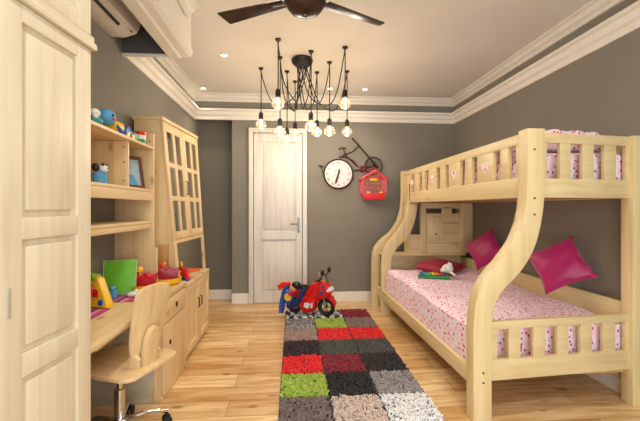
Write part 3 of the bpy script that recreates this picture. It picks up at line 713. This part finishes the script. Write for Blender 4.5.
MB().hexa(tb0, [(a_,b_,ZT+.008) for a_,b_,c_ in tb0], .004).build('top_board', NY, gh)
for z in (1.045, 1.38, 1.70): MB().box(X_+.05, fx_(z,3.05)-.022, 3.073, 3.852, z-.01, z+.01, .002).build('shelf', NY, gh)
MB().hexa([(X_+.03,3.073,1.055),(X_+.04,3.073,1.055),(X_+.04,3.852,1.055),(X_+.03,3.852,1.055)], [(X_+.035,3.073,ZT-.021),(X_+.045,3.073,ZT-.021),(X_+.045,3.852,ZT-.021),(X_+.035,3.852,ZT-.021)], 0).build('back_panel', wood('orange','z'), gh)
def lean(mb, y0, y1, z0, z1, t0=-.02, t1=0, bev=.002):
    mb.hexa([(fx_(z0,y0)+t0,y0,z0),(fx_(z0,y0)+t1,y0,z0),(fx_(z0,y1)+t1,y1,z0),(fx_(z0,y1)+t0,y1,z0)], [(fx_(z1,y0)+t0,y0,z1),(fx_(z1,y0)+t1,y0,z1),(fx_(z1,y1)+t1,y1,z1),(fx_(z1,y1)+t0,y1,z1)], bev)
m = MB(); lean(m, 3.05, 3.11, .666, 1.03); lean(m, 3.825, 3.875, .666, 1.03); lean(m, 3.11, 3.825, 1.0, 1.03); m.build('face_frame', NZ, gh)
for y0, y1, hy in ((3.052, 3.462, 3.445), (3.465, 3.873, 3.485)):
    b = MB(); z0, z1 = 1.035, ZT-.024; w = .062
    lean(b, y0, y0+w, z0, z1); lean(b, y1-w, y1, z0, z1); lean(b, y0+w, y1-w, z0, z0+.065); lean(b, y0+w, y1-w, z1-.075, z1)
    ym = (y0+y1)/2; lean(b, ym-.025, ym+.025, z0+.065, z1-.075)
    zz = [z0+.065+k*((z1-.075)-(z0+.065))/3 for k in (1, 2)]
    for z in zz: lean(b, y0+w, y1-w, z-.02, z+.02)
    o = b.build('glazed_door', NZ, gh)
    g = MB(); lean(g, y0+w-.005, y1-w+.005, z0+.06, z1-.07, -.012, -.009, 0); g.build('glass_panes', PANE, o, smooth=False)
    MB().tube([(fx_(1.5), hy, 1.55), (fx_(1.5)+.018, hy, 1.545), (fx_(1.46)+.018, hy, 1.43), (fx_(1.4), hy, 1.425)], .005, 6).build('handle', STEEL, o)
# things behind the glass
single('mug', MB().lathe([(.0,0),(.03,0),(.035,.08),(.03,.08),(.028,.01),(.0,.01)], (-1.14,3.20,1.711), 'z', 16), WPLA, 'white cup on the top shelf behind the glass doors', 'cup', (-1.14,3.20,1.711))
for k, (y, c, lab) in enumerate(((3.16, CRIM, 'dark red book behind the glass of the near cabinet door'), (3.21, NAVY, 'navy book behind the glass of the near cabinet door'), (3.60, BRONZE, 'brown book behind the glass of the far cabinet door'))):
    single('book', MB().box(-1.20, -1.08, y, y+.035, 1.056, 1.056+.24-.02*k, .003), c, lab, 'book', (-1.14, y, 1.056))
# open hutch over the desk
hu = thing('desk_hutch', 'open pine shelf unit standing over the desk against the left wall', 'shelf', (-1.18, 2.2, .70))
xf = -1.045
m = MB(); m.box(X_, xf, 2.79, 2.812, .701, 1.86, .003); m.box(xf, -1.02, 2.79, 2.812, .701, 1.0, .003); e1 = m.build('side_panel', NZ, hu)
MB().box(X_, xf, 1.63, 1.652, .701, 1.78, .003).build('side_panel', NZ, hu)
MB().box(X_, xf, 1.653, 2.789, 1.738, 1.758, .004).build('shelf', NY, hu)
MB().box(X_, xf, 1.653, 2.789, 1.418, 1.438, .004).build('shelf', NY, hu)
MB().box(xf-.022, xf-.002, 1.653, 2.789, 1.355, 1.417, .003).build('shelf_rail', NY, hu)
MB().box(X_, xf-.01, 1.653, 2.789, 1.185, 1.205, .004).box(xf-.03, xf-.012, 1.653, 2.789, 1.15, 1.184, .003).build('shelf', NY, hu)
MB().box(X_+.002, xf-.03, 2.44, 2.458, 1.439, 1.737, .002).build('divider', NZ, hu)
MB().box(X_+.001, X_+.008, 1.653, 2.44, 1.439, 1.737, 0).build('back_board', NZ, hu)
sc_ = MB()
for z in (1.70, 1.60, 1.48): sc_.lathe([(.005,0),(.005,-.002)], (-1.10, 2.44, z), 'y', 8)
for z in (1.80, 1.40): sc_.lathe([(.005,0),(.005,-.002)], (-1.07, 2.79, z), 'y', 8)
sc_.build('screw', BRONZE, hu)
MB().box(-1.10, -1.02, 3.043, 3.050, .82, 1.0, .002).build('brown_panel', wood('orange','z'), gh)

# ------------------------------------------------------------------ desk chair
cr = thing('desk_chair', 'blond plywood swivel desk chair with chrome star base tucked at the desk', 'chair', (-.975, 2.11, 0), R(-20), world=False)
# seat faces -x ; back at +x
def rounded(w, h, r, n=6):
    pts = []
    for cx_, cy2, a0 in ((w/2-r, h/2-r, 0), (-w/2+r, h/2-r, 90), (-w/2+r, -h/2+r, 180), (w/2-r, -h/2+r, 270)):
        for k in range(n+1): a = R(a0+90*k/n); pts.append((cx_+r*math.cos(a), cy2+r*math.sin(a)))
    return pts
MB(Matrix.Translation((.02, 0, 0))).prism([(x, y) for x, y in rounded(.46, .40, .06)], .425, .447, 'z', .006).build('seat', wood('pine','x'), cr)
def plate(pts, x0, tilt, th, bend=0):
    bm = MB(Matrix.Translation((x0, 0, 0)) @ Matrix.Rotation(tilt, 4, 'Y')); bm.prism(pts, -th/2, th/2, 'x', .006); return bm
bkp = [(-.13,.12),(-.155,.2),(-.165,.34),(-.165,.43),(-.14,.475),(-.07,.49),(0,.492),(.07,.49),(.14,.475),(.165,.43),(.165,.34),(.155,.2),(.13,.12),(.08,.08),(-.08,.08)]
bkp = [(p_.x, p_.y) for p_ in smooth_path([(a_, b_, 0) for a_, b_ in bkp+[bkp[0]]], 3)][:-1]
b_ = plate(bkp, .155, R(9), .02); b_.M = b_.M
bo = MB(Matrix.Translation((.15, 0, .40)) @ Matrix.Rotation(R(10), 4, 'Y')); bo.prism([(a_*.78, b_) for a_, b_ in bkp], -.01, .01, 'x', .005); bo.build('backrest', wood('pine','z'), cr)
br_ = MB(Matrix.Translation((.185, 0, .40)) @ Matrix.Rotation(R(10), 4, 'Y'))
bp_ = [(-.035,.0),(-.05,.08),(-.05,.2),(-.03,.25),(0,.265),(.03,.25),(.05,.2),(.05,.08),(.035,.0)]
br_.prism(bp_, -.016, .016, 'x', .007); br_.build('back_bracket', wood('pine','z'), cr)
for s_ in (-.075, .075): MB().prism([(.12,.446),(.20,.446),(.205,.50),(.17,.53),(.14,.50)], s_-.012, s_+.012, 'y', .004).build('seat_bracket', wood('pine','z'), cr)
MB().lathe([(.0,.10),(.028,.10),(.028,.28),(.016,.285),(.016,.40),(.05,.405),(.05,.424),(.0,.424)], (0,0,0), 'z', 20).build('gas_column', CHROME, cr)
MB().tube([(0,0,.40),(-.05,-.17,.395)], .006, 6).ball((-.05,-.18,.395), (.014,.03,.014), 8).build('height_lever', BLACK, cr)
MB().lathe([(.0,.07),(.04,.07),(.04,.115),(.0,.12)], (0,0,0), 'z', 20).build('base_hub', CHROME, cr)
for k in range(5):
    a = R(72*k-22); dx, dy = math.cos(a), math.sin(a)
    bl = MB().tube(smooth_path([(dx*.03,dy*.03,.10),(dx*.12,dy*.12,.105),(dx*.2,dy*.2,.09),(dx*.255,dy*.255,.075)], 4), [.02]*6+[.016]*7, 8, flat=.7).build('base_leg', CHROME, cr)
    n = Vector((-dy, dx, 0))
    c = MB()
    for s_ in (-.016, .016):
        p0 = Vector((dx*.25, dy*.25, .027))+n*s_; c.tube([p0-n*.009, p0+n*.009], .026, 14)
    c.tube([(dx*.25,dy*.25,.03),(dx*.25,dy*.25,.075)], .007, 8); c.build('caster', RUBBER, bl)

# ------------------------------------------------------------------ things on the desk
def desk_mat(x0, x1, y0, y1, label):
    single('desk_mat', MB().box(x0, x1, y0, y1, .7005, .7045, .001), STR, label, 'mat', ((x0+x1)/2, (y0+y1)/2, .7005))
STR = stripe_mat('pink_stripes', 0, 7.5, ((196,92,140),(120,40,110),(232,150,180),(206,70,130),(150,60,120)))
desk_mat(-1.29, -1.02, 2.38, 2.78, 'pink and purple striped desk mat under the green folder')
desk_mat(-1.31, -1.08, 1.95, 2.22, 'pink and purple striped desk mat at the near end of the desk')
gb = thing('green_folder', 'bright green folder with a white edge propped open on the desk', 'folder', (-1.185, 2.56, .705), R(14), world=False)
Mg = Matrix.Rotation(R(-14), 4, 'X')
MB(Mg).box(-.10, .10, -.012, -.003, .004, .235, .003).build('cover', GREEN, gb)
MB(Mg).box(-.108, .101, -.003, .006, .0, .238, .002).build('white_board', WPLA, gb)
single('soft_toy', MB().ball((-1.075,2.50,.722), (.035,.03,.018), 8).ball((-1.04,2.52,.72), (.02,.03,.016), 8).ball((-1.06,2.53,.738), (.015,.02,.014), 6), WPLA, 'small white soft toy in front of the green folder', 'toy', (-1.06,2.55,.705))
def boat(x, y, rz, lab, top):
    t = thing('toy_boat', lab, 'toy', (x, y, .705 if y < 2.82 else .7005), rz, world=False)
    MB().lathe([(.0,0),(.075,0),(.098,.02),(.104,.052),(.092,.052),(.085,.03),(.0,.028)], (0,0,0), 'z', 24).build('tray', YELLOW, t)
    m = MB().prism([(-.07,.03),(.07,.03),(.085,.13),(.045,.11),(.015,.14),(-.02,.11),(-.05,.14),(-.085,.13)], -.035, .035, 'y', .01)
    m.build('hull', top, t)
    k_ = MB().lathe([(.008,.10),(.008,.135),(.022,.14),(.024,.16),(.012,.175),(.0,.176)], (.05 if top is RED else -.03,0,0), 'z', 12); k_.build('knob', YELLOW if top is not MAROON else ORANGE, t)
CR2 = plain('cherry_plastic', (196,22,44), .3)
boat(-1.06, 2.665, R(5), 'yellow round toy tray holding a cherry red crown shaped piece', CR2)
boat(-.985, 2.92, R(15), 'yellow round toy tray holding a dark pink crown shaped piece', MAROON)
tp = thing('toy_airplane', 'red and orange toy plane with blue underside at the far end of the worktop', 'toy', (-.975, 3.31, .6655), R(-62), world=False); tp.scale = (1.2,)*3
MB().tube([(-.11,0,.05),(-.06,0,.055),(.06,0,.045),(.13,0,.03)], [.02,.034,.03,.012], 12).build('fuselage', RED, tp)
MB().prism([(-.03,-.11),(.03,-.11),(.05,0),(.03,.11),(-.03,.11),(-.05,0)], .05, .066, 'z', .005).build('wing', ORANGE, tp)
MB().prism([(-.10,.06),(-.06,.06),(-.09,.115),(-.12,.115)], -.008, .008, 'y', .003).build('tail', YELLOW, tp)
MB().tube([(-.09,0,.018),(.12,0,.016)], .0165, 10).build('underside', BLUE, tp)
# bright soft block on the left
tb = thing('activity_toy', 'yellow triangular baby toy with red rings and green corner', 'toy', (-1.21, 2.28, .701), R(-20), world=False)
MB(Matrix.Rotation(R(-12), 4, 'X')).prism([(-.13,0),(.13,0),(.115,.04),(.02,.18),(-.08,.20),(-.13,.15)], -.03, .03, 'y', .012).build('body', YELLOW, tb)
Mt = Matrix.Rotation(R(-12), 4, 'X')
MB(Mt).ring((-.03,-.034,.09), .04, .011, 'y', 20, 6).build('ring', RED, tb)
MB(Mt).lathe([(.022,0),(.02,-.008)], (-.03,-.03,.09), 'y', 14).lathe([(.018,0),(.016,-.008)], (.085,-.03,.03), 'y', 14).build('button', BLUE, tb)
MB(Mt).prism([(-.06,.155),(.02,.155),(-.02,.195),(-.08,.205)], -.036, .036, 'y', .004).build('corner', GREEN, tb)
MB(Mt).prism([(-.12,.01),(-.02,.01),(-.04,.03),(-.12,.03)], -.036, -.028, 'y', .002).build('patch', RED, tb)
MB(Mt).prism([(.02,.06),(.06,.06),(.05,.10),(.02,.11)], -.036, -.028, 'y', .002).build('patch', RED, tb)
single('toy_block', MB().box(-1.215,-1.165,2.45,2.50,.705,.755,.006).ball((-1.19,2.475,.768), (.02,.02,.018), 8), LBLUE, 'light blue toy block between the yellow toy and green folder', 'toy', (-1.19,2.475,.705))

# ------------------------------------------------------------------ toys on the hutch
zt = 1.7585
dl = thing('toy_doll', 'blue faced toy doll in a yellow suit lying on the top shelf', 'doll', (-1.11, 2.24, zt), R(0), world=False)
MB().ball((0,0,.085), (.05,.055,.048)).build('head', LBLUE, dl)
for ey in ((.045,-.02,.09),(.042,.018,.092)): MB().ball(ey, .008, 6).build('eye', BLACK, dl)
MB().ball((.046,-.004,.072), (.008,.02,.008), 6).build('mouth', RED, dl)
MB().tube([(0,.04,.05),(.01,.12,.045),(0,.16,.03)], [.034,.04,.02], 12).build('body', YELLOW, dl)
MB().tube([(.03,.05,.05),(.045,.10,.012),(.03,.14,.012)], .011, 8).tube([(-.03,.05,.05),(-.045,.1,.012)], .011, 8).build('arms', BLUE, dl)
t = thing('toy_figure', 'teal and white toy figure at the near end of the top shelf', 'toy', (-1.11, 2.11, zt), world=False)
MB().ball((0,0,.03), (.04,.045,.03)).build('body', TEAL, t); MB().ball((0,0,.075), (.028,.03,.026)).ball((.02,-.03,.05), (.012,.02,.012)).build('head', WPLA, t)
t = thing('toy_car', 'blue toy car on the top shelf beside the doll', 'toy', (-1.10, 2.46, zt), R(90), world=False)
MB().prism([(-.06,.018),(.06,.018),(.062,.045),(.03,.05),(.012,.075),(-.035,.075),(-.055,.05)], -.03, .03, 'y', .006).build('body', BLUE, t)
for x in (-.036,.036):
    for y in (-.031,.031): MB().lathe([(.017,-.006),(.017,.006)], (x,y,.0175), 'y', 14).build('wheel', YELLOW, t)
single('toy_block', MB().box(-1.13,-1.08,2.55,2.61,zt,zt+.06,.006), DGREEN, 'green toy block between the blue car and striped cylinder', 'toy', (-1.10,2.58,zt))
t = thing('toy_drum', 'small toy drum banded red, white and green on the top shelf', 'toy', (-1.09, 2.67, zt), world=False)
MB().lathe([(.0,0),(.036,0),(.036,.03),(.0,.031)], n=20).build('base', DGREEN, t); MB().lathe([(.0,.031),(.036,.031),(.036,.06),(.0,.061)], n=20).build('band', WPLA, t); MB().lathe([(.0,.061),(.038,.061),(.038,.085),(.0,.09)], n=20).build('top', RED, t)
zm = 1.4385
t = thing('toy_pot', 'light blue cup with small black and white toy heads on the middle shelf', 'toy', (-1.14, 2.22, zm), world=False)
MB().lathe([(.0,0),(.038,0),(.042,.07),(.0,.072)], n=20).build('cup', LBLUE, t)
MB().ball((.008,.025,.095), (.028,.028,.026), 10).build('white_head', WPLA, t)
MB().ball((-.01,-.025,.10), (.022,.022,.024), 10).ball((.014,.01,.12), (.009,.009,.009), 6).ball((.014,.045,.12), (.009,.009,.009), 6).ball((.034,.02,.098), .005, 6).build('black_head', BLACK, t)
pf = thing('picture_frame', 'brown wooden photo frame leaning on the middle shelf', 'picture frame', (-1.14, 2.62, zm), R(50), world=False)
Mf = Matrix.Rotation(R(-14), 4, 'X'); fw, fh = .21, .24
f = MB(Mf); f.box(-fw/2, fw/2, -.01, .01, 0, .024, .004).box(-fw/2, fw/2, -.01, .01, fh-.024, fh, .004).box(-fw/2, -fw/2+.024, -.01, .01, .02, fh-.02, .004).box(fw/2-.024, fw/2, -.01, .01, .02, fh-.02, .004); f.build('frame', wood('red','z'), pf)
MB(Mf).box(-fw/2+.02, fw/2-.02, -.002, .004, .02, fh-.02, 0).build('photo', plain('photo_paper', (168,190,200), .4), pf)
MB(Mf).ball((-.02,-.003,.15), (.03,.003,.036), 10).build('photo_face', SKIN, pf); MB(Mf).prism([(-.08,.025),(.06,.025),(.03,.10),(-.06,.10)], -.004, -.0025, 'y').build('photo_shirt', LBLUE, pf)

# ------------------------------------------------------------------ toy motorbike on the rug
mb_ = thing('toy_motorbike', 'red ride-on toy motorbike with clear windscreen standing on the far end of the rug', 'toy', (.20, 4.27, .04), R(-24), world=False)
def wheel(x, r, w):
    t = MB().ring((x,0,r+.0), r-.022, .024, 'y', 24, 10).build('tyre', RUBBER, mb_)
    s = MB().lathe([(.0,-.02),(.018,-.022),(.02,.022),(.0,.02)], (x,0,r), 'y', 14).ring((x,0,r), r-.042, .007, 'y', 20, 6)
    for k in range(5): a_ = 2*math.pi*k/5; s.tube([(x,0,r),(x+(r-.042)*math.cos(a_),0,r+(r-.042)*math.sin(a_))], .006, 6)
    s.build('rim', STEEL, t)
wheel(-.20, .092, .05); wheel(.205, .105, .05)
b = MB(); b.prism([(-.25,.28),(-.22,.20),(-.10,.17),(.05,.18),(.13,.16),(.17,.24),(.15,.36),(.10,.40),(.02,.36),(-.02,.28),(-.12,.27),(-.22,.32)], -.05, .05, 'y', .018).build('body', RED, mb_)
b = MB(); b.prism([(-.14,.16),(-.10,.06),(-.04,.03),(.06,.04),(.10,.12),(.08,.20),(-.05,.20)], -.068, .068, 'y', .02); o_ = b.build('side_fairing', RED, mb_)
MB().prism([(-.05,.10),(.0,.08),(.03,.14),(.0,.155),(-.04,.15)], -.0715, -.067, 'y').prism([(.03,.09),(.06,.10),(.06,.16),(.04,.15)], -.0715, -.067, 'y').build('decal', WPLA, o_)
b = MB(); b.prism([(.10,.22),(.14,.19),(.26,.24),(.29,.30),(.24,.36),(.18,.42),(.12,.40)], -.075, .075, 'y', .025).build('front_fairing', RED, mb_)
b = MB(); b.prism([(.10,.175),(.15,.20),(.22,.215),(.29,.17),(.31,.12),(.325,.16),(.28,.235),(.2,.25),(.12,.22)], -.035, .035, 'y', .006).build('front_mudguard', RED, mb_)
MB().ball((.245,-.035,.31), (.045,.044,.036), 10).ball((.245,.035,.31), (.045,.044,.036), 10).build('headlight', plain('lens_white', (210,225,235), .15), mb_)
MB().prism([(.16,.35),(.22,.33),(.20,.37)], -.079, -.074, 'y').prism([(.12,.28),(.2,.26),(.19,.31)], -.079, -.074, 'y').build('decal', BLUE, mb_)
b = MB(); b.prism([(.12,.40),(.22,.39),(.20,.45),(.15,.52),(.11,.535),(.13,.47)], -.055, .055, 'y', .012).build('windscreen', glass('screen_plastic', (205,215,220), .35), mb_)
MB().tube([(.205,-.03,.105),(.16,-.03,.30)], .010, 8).tube([(.205,.03,.105),(.16,.03,.30)], .010, 8).build('fork', STEEL, mb_)
b = MB(); b.tube([(.13,-.14,.43),(.15,-.05,.41),(.15,.05,.41),(.13,.14,.43)], .010, 8); b.tube([(.15,-.09,.42),(.19,-.11,.49)], .006, 6).tube([(.15,.09,.42),(.19,.11,.49)], .006, 6).build('handlebar', BLACK, mb_)
MB().ball((.20,-.12,.52), (.02,.042,.034), 10).build('mirror', BLACK, mb_); MB().ball((.20,.12,.52), (.02,.042,.034), 10).build('mirror', BLACK, mb_)
MB().prism([(-.20,.30),(-.03,.285),(.02,.32),(-.02,.345),(-.15,.34),(-.22,.36)], -.048, .048, 'y', .014).build('seat', BLACK, mb_)
# soft figure slumped on the tail of the bike
sfx = thing('stuffed_figure', 'blue and red stuffed figure with yellow chest slumped over the motorbike tail', 'doll', (.04, 4.24, .10), R(-24), world=False)
MB().tube(smooth_path([(-.03,-.12,.26),(-.05,-.12,.20),(-.02,-.12,.10)], 4), [.03,.05,.055,.06,.062,.06,.055,.05,.04], 12).build('torso', BLUE, sfx)
MB().ball((.02,-.135,.29), (.042,.04,.045), 12).build('head', SKIN, sfx)
MB().ball((.055,-.13,.325), (.055,.05,.042), 12).build('hair', BLACK, sfx)
MB().lathe([(.045,0),(.042,-.012),(.0,-.014)], (-.03,-.17,.19), 'y', 18).build('chest_patch', YELLOW, sfx)
MB().tube(smooth_path([(.0,-.13,.10),(.07,-.14,.15),(.13,-.13,.24),(.15,-.12,.30)], 4), .034, 10).tube([(-.05,-.13,.08),(.05,-.15,.10),(.1,-.15,.16)], .03, 10).build('legs', NAVY, sfx)
MB().tube(smooth_path([(-.06,-.10,.31),(-.115,-.09,.22),(-.14,-.09,.08),(-.15,-.10,-.02)], 5), [.03]*8+[.036]*5+[.03]*3, 10, flat=.8).build('arm', BLUE, sfx)
MB().tube([(-.18,-.10,.275),(-.12,-.10,.31),(-.04,-.10,.325)], [.028,.036,.024], 10).tube([(.02,-.18,.26),(-.01,-.19,.22)], .02, 8).build('cape', RED, sfx)

# ------------------------------------------------------------------ light
w = bpy.data.worlds.new('world'); bpy.context.scene.world = w; w.use_nodes = True
w.node_tree.nodes['Background'].inputs[0].default_value = (.80, .90, 1, 1); w.node_tree.nodes['Background'].inputs[1].default_value = 1.4
def area(name, loc, rot, sx, sy, e, c):
    l = bpy.data.lights.new(name, 'AREA'); l.shape = 'RECTANGLE'; l.size = sx; l.size_y = sy; l.energy = e; l.color = c
    o = bpy.data.objects.new(name, l); COL.objects.link(o); o.location = loc; o.rotation_euler = rot; return o
for x, y in ((-.35, 1.75), (1.0, 1.75), (-.35, .5), (1.2, .5)):      # added fill spots without fixtures, out of view, brightening the desk and near room
    l = bpy.data.lights.new('downlight_or_fill_spot', 'SPOT'); l.energy = 44; l.color = (1, .93, .83); l.spot_size = R(140); l.spot_blend = 1; l.shadow_soft_size = .12
    o = bpy.data.objects.new('downlight_or_fill_spot', l); COL.objects.link(o); o.location = (x, y, ZC-.03)
area('window_daylight', (.5, YF+.02, 1.35), (R(90), 0, 0), 2.7, 2.1, 66, (.90, .95, 1))
sc = bpy.context.scene
sc.view_settings.view_transform = 'Standard'; sc.view_settings.look = 'None'; sc.view_settings.exposure = .1
for o in bpy.data.objects:
    if '_w' in o: del o['_w']
